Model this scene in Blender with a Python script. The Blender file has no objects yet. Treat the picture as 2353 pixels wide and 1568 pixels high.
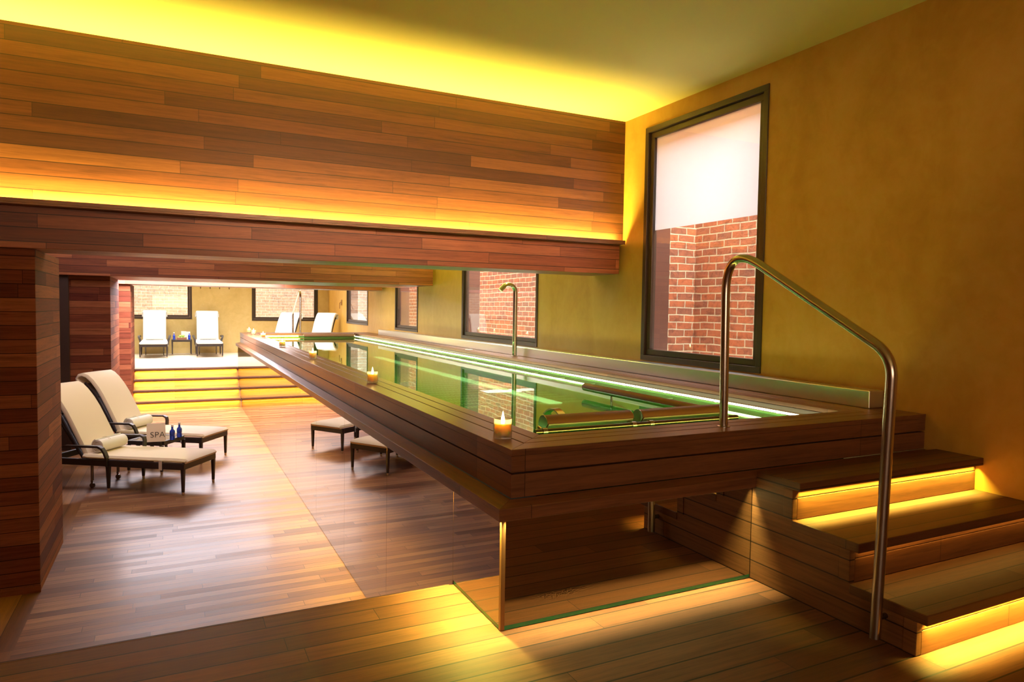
import bpy, bmesh, math, random
from mathutils import Vector, Matrix
random.seed(7)
PI = math.pi
SC = bpy.context.scene
COL = SC.collection

# ------------------------------------------------------------------ dimensions (metres)
XR = 4.366                      # right wall face
YW, ZC = 6.157, 4.259           # upper wood bulkhead, ceiling
YB, ZB = 6.279, 2.631           # front beam face / underside
ZD, YD = 0.78, 3.291            # near deck height / edge
ZT = 0.81                       # far terrace height
XM, YM = 1.305, 2.712           # mirror cladding of the pool
XP, YP, ZP = 1.369, 2.757, 1.591  # pool coping corner
XS = 2.813                      # stair stringer
X1 = -0.936                     # side of first pier
YBK = 21.9                      # back wall
XL = -4.6                       # left wall
ZWAT = 1.492

# ------------------------------------------------------------------ node helpers
class NT:
    def __init__(self, name):
        self.m = bpy.data.materials.new(name); self.m.use_nodes = True
        self.t = self.m.node_tree; self.t.nodes.clear()
        self.out = self.t.nodes.new('ShaderNodeOutputMaterial')
    def n(self, typ, **kw):
        nd = self.t.nodes.new(typ)
        for k, v in kw.items():
            setattr(nd, k, v)
        return nd
    def link(self, a, b): self.t.links.new(a, b)
    def put(self, sock, v):
        if isinstance(v, bpy.types.NodeSocket): self.link(v, sock)
        else: sock.default_value = v
    def math(self, op, a, b=None, c=None, clamp=False):
        nd = self.n('ShaderNodeMath', operation=op); nd.use_clamp = clamp
        self.put(nd.inputs[0], a)
        if b is not None: self.put(nd.inputs[1], b)
        if c is not None: self.put(nd.inputs[2], c)
        return nd.outputs[0]
    def mixf(self, f, a, b):
        nd = self.n('ShaderNodeMix', data_type='FLOAT')
        self.put(nd.inputs[0], f); self.put(nd.inputs[2], a); self.put(nd.inputs[3], b)
        return nd.outputs[0]
    def mixc(self, f, a, b, blend='MIX'):
        nd = self.n('ShaderNodeMix', data_type='RGBA', blend_type=blend)
        self.put(nd.inputs[0], f); self.put(nd.inputs[6], a); self.put(nd.inputs[7], b)
        return nd.outputs[2]
    def comb(self, x, y, z=0.0):
        nd = self.n('ShaderNodeCombineXYZ')
        self.put(nd.inputs[0], x); self.put(nd.inputs[1], y); self.put(nd.inputs[2], z)
        return nd.outputs[0]
    def sep(self, v):
        nd = self.n('ShaderNodeSeparateXYZ'); self.link(v, nd.inputs[0]); return nd.outputs
    def noise(self, vec, scale, detail=3, rough=.5, dist=0.0):
        nd = self.n('ShaderNodeTexNoise')
        self.put(nd.inputs['Vector'], vec); nd.inputs['Scale'].default_value = scale
        nd.inputs['Detail'].default_value = detail; nd.inputs['Roughness'].default_value = rough
        nd.inputs['Distortion'].default_value = dist
        return nd.outputs['Fac']
    def ramp(self, f, stops):
        nd = self.n('ShaderNodeValToRGB'); self.put(nd.inputs[0], f)
        el = nd.color_ramp.elements
        while len(el) < len(stops): el.new(.5)
        for e, (p, c) in zip(el, stops):
            e.position = p; e.color = (*c, 1) if len(c) == 3 else c
        return nd.outputs[0]
    def bump(self, h, strength=.3, dist=.01):
        nd = self.n('ShaderNodeBump'); self.put(nd.inputs['Height'], h)
        nd.inputs['Strength'].default_value = strength; nd.inputs['Distance'].default_value = dist
        return nd.outputs[0]
    def bsdf(self, color=(.8, .8, .8, 1), rough=.5, metal=0.0, normal=None, **kw):
        p = self.n('ShaderNodeBsdfPrincipled')
        self.put(p.inputs['Base Color'], color if not isinstance(color, tuple) or len(color) == 4 else (*color, 1))
        self.put(p.inputs['Roughness'], rough); self.put(p.inputs['Metallic'], metal)
        if normal is not None: self.link(normal, p.inputs['Normal'])
        for k, v in kw.items():
            self.put(p.inputs[k], v)
        return p
    def schlick(self, f0, normal=None):
        lw = self.n('ShaderNodeLayerWeight'); lw.inputs['Blend'].default_value = .5
        if normal is not None: self.link(normal, lw.inputs['Normal'])
        # 'Facing' with blend .5 is 1 - |N.I|
        p = self.math('POWER', lw.outputs['Facing'], 5.0)
        return self.math('ADD', f0, self.math('MULTIPLY', p, 1.0 - f0), clamp=True)
    def done(self, sh):
        self.link(sh, self.out.inputs[0]); return self.m

def plain(name, color, rough=.5, metal=0.0, **kw):
    t = NT(name); return t.done(t.bsdf(color, rough, metal, **kw).outputs[0])

def planks(name, axis='X', w=.106, L=1.5, gap=.004, lo=(.075, .026, .009), mid=(.17, .066, .022), hi=(.30, .135, .05),
           rough=.42, coat=0.0, spec=.5, voff=0.0, bumps=.25, seed=0.0, rvar=0.0):
    """boards: colour per board, long grain, dark open joints (pattern follows each face)"""
    t = NT(name)
    g = t.n('ShaderNodeNewGeometry')
    px, py, pz = t.sep(g.outputs['Position']); nx, ny, nz = t.sep(g.outputs['True Normal'])
    isz = t.math('GREATER_THAN', t.math('ABSOLUTE', nz), .6)
    isx = t.math('GREATER_THAN', t.math('ABSOLUTE', nx), .6)
    uh, vh = (px, py) if axis == 'X' else (py, px)
    u = t.mixf(isz, t.mixf(isx, px, py), uh)
    v = t.mixf(isz, pz, vh)
    vv = t.math('DIVIDE', t.math('ADD', v, voff + 40 * w), w)
    row = t.math('FLOOR', vv); fv = t.math('FRACT', vv)
    wn = t.n('ShaderNodeTexWhiteNoise', noise_dimensions='3D')
    t.link(t.comb(row, isx, seed), wn.inputs['Vector'])
    uu = t.math('ADD', t.math('DIVIDE', u, L), t.math('MULTIPLY', wn.outputs['Value'], 7.3))
    col = t.math('FLOOR', uu); fu = t.math('FRACT', uu)
    wn2 = t.n('ShaderNodeTexWhiteNoise', noise_dimensions='3D')
    t.link(t.comb(row, col, t.math('ADD', isx, seed + 3.7)), wn2.inputs['Vector'])
    idv = wn2.outputs['Value']
    base = t.ramp(idv, [(0.0, lo), (.45, mid), (1.0, hi)])
    # grain
    gv = t.comb(t.math('ADD', t.math('MULTIPLY', u, 1.6), t.math('MULTIPLY', idv, 91.0)), t.math('MULTIPLY', v, 38.0), t.math('MULTIPLY', idv, 17.0))
    gr = t.noise(gv, 1.0, 5, .62, .6)
    fine = t.noise(t.comb(t.math('MULTIPLY', u, 12.0), t.math('MULTIPLY', v, 220.0), idv), 1.0, 2, .5)
    gsum = t.math('ADD', t.math('MULTIPLY', gr, .75), t.math('MULTIPLY', fine, .25))
    gcol = t.ramp(gsum, [(.30, (.52, .48, .46)), (.5, (.98, .98, .98)), (.72, (1.35, 1.32, 1.25))])
    c = t.mixc(1.0, base, gcol, 'MULTIPLY')
    # joints
    jv = t.math('LESS_THAN', fv, gap / w)
    ju = t.math('LESS_THAN', fu, .0018 / L * 1.6)
    j = t.math('MAXIMUM', jv, ju)
    c = t.mixc(t.math('MULTIPLY', j, .93), c, (.006, .003, .002, 1))
    h = t.math('SUBTRACT', t.math('MULTIPLY', gsum, .25), j)
    nrm = t.bump(h, bumps, .004)
    r = t.math('ADD', rough - .06, t.math('MULTIPLY', gr, .14))
    if rvar: r = t.math('ADD', r, t.math('MULTIPLY', t.math('SUBTRACT', wn2.outputs['Color'], .5), rvar))
    p = t.bsdf(c, r, 0.0, nrm)
    if rvar: t.link(t.math('MULTIPLY', t.math('ADD', idv, .25), coat), p.inputs['Coat Weight'])
    p.inputs['Specular IOR Level'].default_value = spec
    if not rvar: p.inputs['Coat Weight'].default_value = coat
    p.inputs['Coat Roughness'].default_value = .18
    return t.done(p.outputs[0])

def stucco(name, lo, mid, hi, rough=.5):
    t = NT(name)
    tc = t.n('ShaderNodeNewGeometry').outputs['Position']
    mp = t.n('ShaderNodeMapping'); t.link(tc, mp.inputs[0]); mp.inputs['Scale'].default_value = (1, 1, .55)
    n1 = t.noise(mp.outputs[0], 1.7, 6, .62, .9)
    n2 = t.noise(tc, 9.0, 4, .6, .6)
    f = t.math('ADD', t.math('MULTIPLY', n1, .7), t.math('MULTIPLY', n2, .3))
    c = t.ramp(f, [(.28, lo), (.5, mid), (.75, hi)])
    return t.done(t.bsdf(c, rough, 0, t.bump(f, .08, .02)).outputs[0])

def bricks(name, axis='Y', c1=(.30, .078, .024), c2=(.17, .055, .026), mortar=(.42, .32, .20), w=.235, h=.085):
    t = NT(name)
    g = t.n('ShaderNodeNewGeometry'); px, py, pz = t.sep(g.outputs['Position']); nx, ny, nz = t.sep(g.outputs['True Normal'])
    isx = t.math('GREATER_THAN', t.math('ABSOLUTE', nx), .6)
    u = t.mixf(isx, px, py)
    wob = t.noise(g.outputs['Position'], 5.0, 3, .6)
    wob2 = t.noise(g.outputs['Position'], 2.3, 2, .6)
    vec = t.comb(t.math('ADD', u, t.math('MULTIPLY', wob, .03)), t.math('ADD', pz, t.math('MULTIPLY', wob2, .035)), 0.0)
    b = t.n('ShaderNodeTexBrick'); t.link(vec, b.inputs['Vector'])
    b.inputs['Color1'].default_value = (*c1, 1); b.inputs['Color2'].default_value = (*c2, 1); b.inputs['Mortar'].default_value = (*mortar, 1)
    b.inputs['Scale'].default_value = 1.0; b.inputs['Mortar Size'].default_value = .0085; b.inputs['Mortar Smooth'].default_value = .35
    b.inputs['Brick Width'].default_value = w; b.inputs['Row Height'].default_value = h; b.inputs['Bias'].default_value = -.1
    n = t.noise(g.outputs['Position'], 11.0, 5, .7, .5)
    spl = t.ramp(n, [(.25, (.45, .42, .42)), (.5, (1, 1, 1)), (.68, (1.15, 1.1, 1.0)), (.8, (2.2, 2.4, 2.4))])
    c = t.mixc(1.0, b.outputs['Color'], spl, 'MULTIPLY')
    hgt = t.math('ADD', t.math('MULTIPLY', b.outputs['Fac'], -1.0), t.math('MULTIPLY', n, .7))
    return t.done(t.bsdf(c, .9, 0, t.bump(hgt, .8, .02)).outputs[0])

def thin_glass(name, tint=(1, 1, 1), extra=0.0):
    t = NT(name)
    tr = t.n('ShaderNodeBsdfTransparent'); tr.inputs[0].default_value = (*tint, 1)
    gl = t.n('ShaderNodeBsdfGlossy'); gl.inputs['Roughness'].default_value = 0.0
    f = t.schlick(.06 + extra)
    mx = t.n('ShaderNodeMixShader'); t.link(f, mx.inputs[0]); t.link(tr.outputs[0], mx.inputs[1]); t.link(gl.outputs[0], mx.inputs[2])
    return t.done(mx.outputs[0])

def emit(name, color, strength):
    t = NT(name); e = t.n('ShaderNodeEmission'); e.inputs[0].default_value = (*color, 1); e.inputs[1].default_value = strength
    return t.done(e.outputs[0])

M = {}
M['wood_wall'] = planks('bulkhead boards', 'X', .1062, 1.75, .0055, rough=.45, spec=.35, seed=1.0, voff=.02, lo=(.046, .0125, .0035), mid=(.084, .0245, .0068), hi=(.125, .042, .012))
M['wood_beam'] = planks('beam boards', 'X', .1045, 1.5, .0055, voff=-.061, rough=.42, spec=.4, seed=2.0, lo=(.16, .042, .018), mid=(.27, .078, .031), hi=(.38, .125, .05))
M['wood_pier'] = planks('pier boards', 'Y', .1045, 1.9, .0055, voff=-.061, rough=.65, spec=.08, seed=5.0, lo=(.075, .015, .010), mid=(.155, .040, .018), hi=(.25, .08, .034))
M['floor_low'] = planks('narrow floor boards', 'X', .092, 1.35, .0045, rough=.42, coat=.12, spec=.5, rvar=.10, seed=8.0, bumps=.16, lo=(.12, .046, .022), mid=(.215, .088, .041), hi=(.31, .145, .068))
M['floor_terr'] = planks('terrace floor boards', 'X', .092, 1.35, .003, rough=.35, coat=.2, seed=12.0, bumps=.12, lo=(.48, .38, .29), mid=(.56, .46, .36), hi=(.64, .54, .44))  # pale tone paints in the daylight washing over the wood
M['deck'] = planks('deck boards', 'X', .127, 2.4, .008, rough=.52, spec=.3, seed=4.0, lo=(.095, .033, .014), mid=(.145, .052, .021), hi=(.19, .073, .030))
M['border'] = planks('floor border boards', 'Y', .15, 2.0, .004, rough=.4, seed=14.0)
M['pool_x'] = planks('pool boards across', 'X', 4.0, 2.3, .0, rough=.4, coat=.1, spec=.5, seed=20.0, voff=1.3, lo=(.115, .047, .021), mid=(.165, .068, .029), hi=(.215, .090, .038))
M['pool_y'] = planks('pool boards along', 'Y', 4.0, 2.6, .0, rough=.38, coat=.12, spec=.5, seed=21.0, voff=1.7, lo=(.115, .046, .021), mid=(.165, .066, .029), hi=(.215, .088, .038))
M['tread'] = planks('tread boards', 'X', .113, 2.6, .006, voff=.015, rough=.48, spec=.35, seed=30.0, lo=(.09, .034, .012), mid=(.125, .050, .018), hi=(.165, .07, .025))
M['riser'] = planks('riser boards', 'X', 5.0, 2.5, .0, rough=.45, seed=31.0, voff=2.2, lo=(.13, .048, .016), mid=(.18, .070, .023), hi=(.23, .095, .032))
M['stringer'] = planks('stringer boards', 'X', .1008, 2.4, .006, voff=-.074, rough=.48, spec=.3, seed=33.0, lo=(.13, .054, .020), mid=(.17, .072, .027), hi=(.21, .092, .035))
M['step_far'] = planks('far step boards', 'X', 5.0, 1.8, .0, rough=.45, seed=35.0, voff=2.2, lo=(.22, .095, .03), mid=(.30, .135, .045), hi=(.36, .17, .06))
M['inner'] = planks('inner edge boards', 'Y', 4.0, 2.6, .0, rough=.5, spec=.2, seed=22.0, voff=1.7, lo=(.045, .02, .009), mid=(.06, .027, .012), hi=(.08, .036, .016))  # same wood darkened, stands in for less light from the tube
M['shaded_tread'] = planks('far tread boards', 'X', 5.0, 1.8, .0, rough=.45, seed=36.0, voff=2.2, lo=(.07, .028, .012), mid=(.09, .036, .015), hi=(.11, .045, .02))  # darkened to paint in the shade of the backlit nosings
M['dark_wood'] = plain('dark stained wood', (.035, .014, .009), .45)
M['stucco'] = stucco('ochre polished plaster', (.52, .275, .036), (.62, .350, .058), (.70, .43, .105), .42)
M['stucco_back'] = stucco('pale ochre plaster', (.50, .36, .12), (.60, .44, .17), (.68, .53, .25), .5)
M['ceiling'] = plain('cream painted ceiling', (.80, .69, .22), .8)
M['white_ceiling'] = plain('white painted ceiling', (.8, .78, .72), .8)
M['brick'] = bricks('old red brick')
M['brick_pale'] = bricks('daylight paled brick', 'X', (.62, .42, .30), (.52, .36, .27), (.72, .66, .58), .24, .09)  # paled to paint in the overexposed daylight on the brick
M['brown_panel'] = plain('brown reveal panel', (.095, .034, .020), .5)
M['frame'] = plain('dark bronze window frame', (.045, .026, .017), .38)
M['glass'] = thin_glass('window glass', (.97, .98, .97))
def _film():
    t = NT('frosted film')
    tr = t.n('ShaderNodeBsdfTranslucent'); tr.inputs[0].default_value = (.95, .97, 1, 1)
    df = t.n('ShaderNodeBsdfDiffuse'); df.inputs[0].default_value = (.8, .82, .85, 1)
    mx = t.n('ShaderNodeMixShader'); mx.inputs[0].default_value = .25
    t.link(tr.outputs[0], mx.inputs[1]); t.link(df.outputs[0], mx.inputs[2])
    return t.done(mx.outputs[0])
M['film'] = _film()
def _mirror():
    t = NT('bronze tinted mirror'); g = t.n('ShaderNodeBsdfGlossy'); g.inputs['Color'].default_value = (.80, .76, .68, 1); g.inputs['Roughness'].default_value = .004
    return t.done(g.outputs[0])
M['mirror'] = _mirror()
M['green_edge'] = plain('green glass edge', (.03, .30, .14), .15)
M['joint'] = plain('joint bead', (.20, .085, .03), .4)
def _steel(name, col=(.62, .60, .56), r=.24, sc=(3, 3, 160)):
    t = NT(name); g = t.n('ShaderNodeNewGeometry')
    mp = t.n('ShaderNodeMapping'); t.link(g.outputs['Position'], mp.inputs[0]); mp.inputs['Scale'].default_value = sc
    n = t.noise(mp.outputs[0], 1.0, 3, .6)
    rr = t.math('ADD', r - .05, t.math('MULTIPLY', n, .1))
    return t.done(t.bsdf(col, rr, 1.0, t.bump(n, .03, .002)).outputs[0])
M['steel'] = _steel('brushed steel', (.60, .57, .52), .22)
M['steel_plate'] = _steel('satin steel plate', (.86, .86, .85), .30, (2, 2, 120))
M['steel_dark'] = plain('dark steel', (.18, .16, .14), .25, 1.0)
M['plate'] = plain('satin plate', (.62, .56, .40), .35, .3)
M['leather'] = plain('brown rubber pad', (.16, .065, .03), .38)
def _water():
    t = NT('pool water')
    g = t.n('ShaderNodeNewGeometry')
    mp = t.n('ShaderNodeMapping'); t.link(g.outputs['Position'], mp.inputs[0]); mp.inputs['Scale'].default_value = (1, .6, 1)
    n = t.noise(mp.outputs[0], 2.2, 2, .5)
    nrm = t.bump(n, .035, .02)
    fr = t.schlick(.022, nrm)
    tr = t.n('ShaderNodeBsdfTransparent'); tr.inputs[0].default_value = (.62, .88, .60, 1)
    gl = t.n('ShaderNodeBsdfGlossy'); gl.inputs['Roughness'].default_value = 0.005; gl.inputs['Color'].default_value = (.97, 1, .95, 1); t.link(nrm, gl.inputs['Normal'])
    mx = t.n('ShaderNodeMixShader'); t.link(fr, mx.inputs[0]); t.link(tr.outputs[0], mx.inputs[1]); t.link(gl.outputs[0], mx.inputs[2])
    return t.done(mx.outputs[0])
M['water'] = _water()
M['basin'] = plain('green basin lining', (.17, .36, .11), .4)
M['basin_dark'] = plain('olive basin seat', (.10, .20, .05), .45)
def _perf():
    t = NT('perforated plate'); g = t.n('ShaderNodeNewGeometry'); px, py, pz = t.sep(g.outputs['Position'])
    v = t.math('DIVIDE', py, .20); row = t.math('FLOOR', v)
    u = t.math('ADD', t.math('DIVIDE', px, .042), t.math('MULTIPLY', t.math('MODULO', row, 2.0), .5))
    a = t.math('SUBTRACT', t.math('FRACT', u), .5); b = t.math('SUBTRACT', t.math('FRACT', v), .5)
    d = t.math('SQRT', t.math('ADD', t.math('MULTIPLY', a, a), t.math('MULTIPLY', b, b)))
    m = t.math('LESS_THAN', d, .27)
    return t.done(t.bsdf(t.mixc(m, (.07, .24, .07, 1), (.85, .97, .70, 1)), .4).outputs[0])
M['perf'] = _perf()
def _wicker():
    t = NT('dark woven rattan'); tc = t.n('ShaderNodeTexCoord').outputs['Object']
    w1 = t.n('ShaderNodeTexWave'); w1.bands_direction = 'DIAGONAL'; t.link(tc, w1.inputs[0]); w1.inputs['Scale'].default_value = 60
    ck = t.n('ShaderNodeTexChecker'); t.link(tc, ck.inputs[0]); ck.inputs['Scale'].default_value = 110
    h = t.math('ADD', t.math('MULTIPLY', w1.outputs['Fac'], .4), t.math('MULTIPLY', ck.outputs['Fac'], .6))
    c = t.ramp(h, [(0, (.010, .006, .005)), (1, (.040, .022, .016))])
    return t.done(t.bsdf(c, .38, 0, t.bump(h, .6, .006)).outputs[0])
M['wicker'] = _wicker()
def _fabric(name, col, sc=420):
    t = NT(name); tc = t.n('ShaderNodeTexCoord').outputs['Object']
    n = t.noise(tc, sc, 2, .5); n2 = t.noise(tc, 5, 3, .5)
    c = t.mixc(t.math('MULTIPLY', n, .25), (*col, 1), tuple(x * .72 for x in col) + (1,))
    h = t.math('ADD', t.math('MULTIPLY', n, .2), t.math('MULTIPLY', n2, .5))
    return t.done(t.bsdf(c, .85, 0, t.bump(h, .25, .01), **{'Sheen Weight': .2}).outputs[0])
M['canvas'] = _fabric('cream canvas', (.80, .66, .47))
M['canvas_white'] = _fabric('white canvas', (.76, .75, .72))
M['towel'] = _fabric('towel cotton', (.80, .74, .64), 160)
M['piping'] = plain('cream piping', (.70, .58, .30), .8)
M['tip'] = plain('metal leg tip', (.62, .50, .36), .3, 1.0)
M['table_glass'] = plain('dark tabletop glass', (.02, .016, .014), .05)
M['blue_glass'] = plain('cobalt glass', (.01, .05, .55), .06, **{'Transmission Weight': .35, 'Coat Weight': .5})
M['cap'] = plain('pale bottle cap', (.75, .66, .58), .4)
M['card'] = plain('pale printed card', (.78, .66, .56), .6)
M['card_white'] = plain('white card', (.85, .84, .80), .6)
M['ink'] = plain('dark ink', (.02, .012, .015), .5)
M['crate'] = plain('brown wooden tray', (.25, .10, .05), .5)
def _apple():
    t = NT('green apple skin'); n = t.noise(t.n('ShaderNodeTexCoord').outputs['Object'], 9, 3, .5)
    return t.done(t.bsdf(t.ramp(n, [(.3, (.25, .42, .05)), (.7, (.52, .62, .16))]), .3).outputs[0])
M['apple'] = _apple()
M['stem'] = plain('apple stem', (.12, .07, .03), .6)
def _cup():
    t = NT('frosted candle cup')
    fr = t.schlick(.05)
    tr = t.n('ShaderNodeBsdfTransparent'); tr.inputs[0].default_value = (.97, .95, .92, 1)
    tl = t.n('ShaderNodeBsdfTranslucent'); tl.inputs[0].default_value = (.95, .88, .78, 1)
    gl = t.n('ShaderNodeBsdfGlossy'); gl.inputs['Roughness'].default_value = .12
    m1 = t.n('ShaderNodeMixShader'); m1.inputs[0].default_value = .38; t.link(tr.outputs[0], m1.inputs[1]); t.link(tl.outputs[0], m1.inputs[2])
    m2 = t.n('ShaderNodeMixShader'); t.link(fr, m2.inputs[0]); t.link(m1.outputs[0], m2.inputs[1]); t.link(gl.outputs[0], m2.inputs[2])
    return t.done(m2.outputs[0])
M['cup'] = _cup()
def _wax():
    t = NT('amber wax')
    p = t.bsdf((1.0, .78, .36, 1), .45)
    p.subsurface_method = 'RANDOM_WALK'
    p.inputs['Subsurface Weight'].default_value = 1.0
    p.inputs['Subsurface Radius'].default_value = (1.0, .34, .05); p.inputs['Subsurface Scale'].default_value = .12
    return t.done(p.outputs[0])
M['wax'] = _wax()
M['wick'] = plain('charred wick', (.01, .01, .01), .9)
M['flame'] = emit('candle flame', (1.0, .62, .20), 60)
M['tube'] = emit('pool light tube', (1.0, .96, .50), 20.0)
M['tube_far'] = emit('pool end light tube', (1.0, .80, .14), 30.0)
M['uw'] = emit('underwater glow', (.76, 1.0, .60), 2.6)  # emission for the added glow strips, not a lamp fitting
M['led'] = emit('yellow led strip', (1.0, .66, .10), 10.0)
M['clip'] = plain('tube clip', (.7, .7, .6), .4)
M['screw'] = plain('bronze fitting', (.15, .08, .04), .4, .6)
M['phone'] = plain('brass wall fitting', (.42, .24, .10), .35, .7)
M['disc'] = plain('white plastic disc', (.85, .86, .9), .4)
M['ground'] = plain('pale lightwell floor', (.55, .48, .40), .9)

# ------------------------------------------------------------------ mesh helpers
class MB:
    def __init__(s): s.v = []; s.f = []; s.mi = []
    def add(s, vs, fs, mi=0):
        o = len(s.v); s.v += [tuple(x) for x in vs]
        for f in fs: s.f.append(tuple(i + o for i in f)); s.mi.append(mi)
        return s
    def box(s, x0, x1, y0, y1, z0, z1, mi=0):
        vs = [(x, y, z) for z in (z0, z1) for y in (y0, y1) for x in (x0, x1)]
        return s.add(vs, [(0, 2, 3, 1), (4, 5, 7, 6), (0, 1, 5, 4), (2, 6, 7, 3), (0, 4, 6, 2), (1, 3, 7, 5)], mi)
    def prism(s, poly, a, b, axis='X', mi=0):
        """poly: 2-D outline (other two axes in order), extruded from a to b along axis"""
        n = len(poly)
        def P(t, p):
            return (t, p[0], p[1]) if axis == 'X' else (p[0], t, p[1]) if axis == 'Y' else (p[0], p[1], t)
        vs = [P(a, p) for p in poly] + [P(b, p) for p in poly]
        fs = [tuple(range(n - 1, -1, -1)), tuple(range(n, 2 * n))] + [(i, (i + 1) % n, (i + 1) % n + n, i + n) for i in range(n)]
        return s.add(vs, fs, mi)
    def hexa(s, bottom, top, mi=0):
        return s.add(list(bottom) + list(top), [(3, 2, 1, 0), (4, 5, 6, 7), (0, 1, 5, 4), (1, 2, 6, 5), (2, 3, 7, 6), (3, 0, 4, 7)], mi)
    def tube(s, pts, r, n=16, mi=0, cap=True):
        pts = [Vector(p) for p in pts]; rings = []
        up = None
        for i, p in enumerate(pts):
            t = (pts[min(i + 1, len(pts) - 1)] - pts[max(i - 1, 0)]).normalized()
            if up is None:
                up = Vector((0, 0, 1)) if abs(t.z) < .9 else Vector((1, 0, 0))
            a = t.cross(up).normalized(); up = a.cross(t).normalized()
            rr = r[i] if isinstance(r, (list, tuple)) else r
            rings.append([p + a * (rr * math.cos(2 * PI * k / n)) + up * (rr * math.sin(2 * PI * k / n)) for k in range(n)])
        vs = [q for R_ in rings for q in R_]; fs = []
        for i in range(len(pts) - 1):
            for k in range(n):
                fs.append((i * n + k, i * n + (k + 1) % n, (i + 1) * n + (k + 1) % n, (i + 1) * n + k))
        if cap:
            fs.append(tuple(range(n - 1, -1, -1))); m = (len(pts) - 1) * n; fs.append(tuple(range(m, m + n)))
        return s.add(vs, fs, mi)
    def lathe(s, prof, n=24, c=(0, 0, 0), mi=0):
        vs = []; fs = []
        for r, z in prof:
            for k in range(n):
                vs.append((c[0] + r * math.cos(2 * PI * k / n), c[1] + r * math.sin(2 * PI * k / n), c[2] + z))
        for i in range(len(prof) - 1):
            for k in range(n):
                fs.append((i * n + k, i * n + (k + 1) % n, (i + 1) * n + (k + 1) % n, (i + 1) * n + k))
        fs.append(tuple(range(n - 1, -1, -1))); m = (len(prof) - 1) * n; fs.append(tuple(range(m, m + n)))
        return s.add(vs, fs, mi)
    def build(s, name, mats, parent=None, smooth=False, bevel=0.0, seg=2):
        me = bpy.data.meshes.new(name)
        off = Vector((0, 0, 0))
        if parent is not None:
            p = parent
            while p is not None: off += p.location; p = p.parent
        me.from_pydata([tuple(Vector(v) - off) for v in s.v], [], s.f); me.update()
        bm = bmesh.new(); bm.from_mesh(me); bmesh.ops.recalc_face_normals(bm, faces=bm.faces); bm.to_mesh(me); bm.free()
        if not isinstance(mats, (list, tuple)): mats = [mats]
        for m in mats: me.materials.append(M[m] if isinstance(m, str) else m)
        for i, p in enumerate(me.polygons):
            p.material_index = s.mi[i]; p.use_smooth = smooth
        o = bpy.data.objects.new(name, me); COL.objects.link(o)
        if parent is not None: o.parent = parent
        if bevel:
            b = o.modifiers.new('soft edge', 'BEVEL'); b.width = bevel; b.segments = seg; b.limit_method = 'ANGLE'; b.angle_limit = math.radians(40)
        if smooth:
            try:
                o.data.set_sharp_from_angle(angle=math.radians(40))
            except Exception:
                pass
        return o

def tag(o, label, cat, group=None):
    o['label'] = label; o['category'] = cat
    if group: o['group'] = group
    return o
def thing(name, label, cat, loc=(0, 0, 0), group=None):
    o = bpy.data.objects.new(name, None); COL.objects.link(o); o.location = loc; o.empty_display_size = .1
    return tag(o, label, cat, group)
def struct(name, mb, mats, **kw):
    o = mb.build(name, mats, **kw)
    if o.parent is None: o['kind'] = 'structure'
    return o
def copy_tree(o, parent=None):
    c = o.copy(); COL.objects.link(c); c.parent = parent
    for ch in list(o.children): copy_tree(ch, c)
    return c
def arc(c, r, a0, a1, n, f):
    return [f(c[0] + r * math.cos(a0 + (a1 - a0) * i / n), c[1] + r * math.sin(a0 + (a1 - a0) * i / n)) for i in range(n + 1)]

# ------------------------------------------------------------------ room shell
def panel_with_holes(mb, fixed0, fixed1, a0, a1, z0, z1, holes, axis):
    """wall slab along axis with rectangular openings (a0,a1,z0,z1)"""
    def bx(p0, p1, q0, q1):
        if p1 - p0 < 1e-4 or q1 - q0 < 1e-4: return
        if axis == 'Y': mb.box(fixed0, fixed1, p0, p1, q0, q1)
        else: mb.box(p0, p1, fixed0, fixed1, q0, q1)
    cur = a0
    for h in sorted(holes):
        bx(cur, h[0], z0, z1); bx(h[0], h[1], z0, h[2]); bx(h[0], h[1], h[3], z1); cur = h[1]
    bx(cur, a1, z0, z1)

W1 = (4.160, 5.785, 1.725, 4.100)
W2 = (8.060, 10.75, 1.725, 4.100)
W3 = (13.08, 14.64, 1.735, 4.100)
W4 = (17.00, 19.35, 1.760, 4.100)
WT = .16
m = MB(); panel_with_holes(m, XR, XR + WT, -3.6, YBK + .3, -.1, ZC, [W1, W2, W3, W4], 'Y')
struct('wall_right', m, 'stucco')
B1 = (-3.2, .47, 1.80, 3.9)
B2 = (2.10, 4.04, 1.76, 3.9)
m = MB(); panel_with_holes(m, YBK, YBK + WT, XL, XR, -.1, ZC, [B1, B2], 'X')
struct('wall_back', m, 'stucco_back')
struct('wall_left', MB().box(XL - .15, XL, -3.6, YBK + .3, -.1, ZC), 'wood_pier')
struct('wall_rear', MB().box(XL, XR, -3.75, -3.6, -.1, ZC), 'stucco')
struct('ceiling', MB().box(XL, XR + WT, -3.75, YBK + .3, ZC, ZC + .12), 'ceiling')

struct('floor', MB().box(X1, XM + .2, YD + .01, 15.95, -.12, 0), 'floor_low')
struct('floor_border', MB().box(XL, X1, YD + .01, 16.2, -.12, 0), 'border')
struct('floor_deck', MB().box(XL, XR, -3.6, YD, ZD - .12, ZD).box(XL, XR, YD - .03, YD, 0, ZD - .12), 'deck')
struct('floor_terrace', MB().box(XL, XR, 16.90, YBK, ZT - .12, ZT), 'floor_terr')

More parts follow.
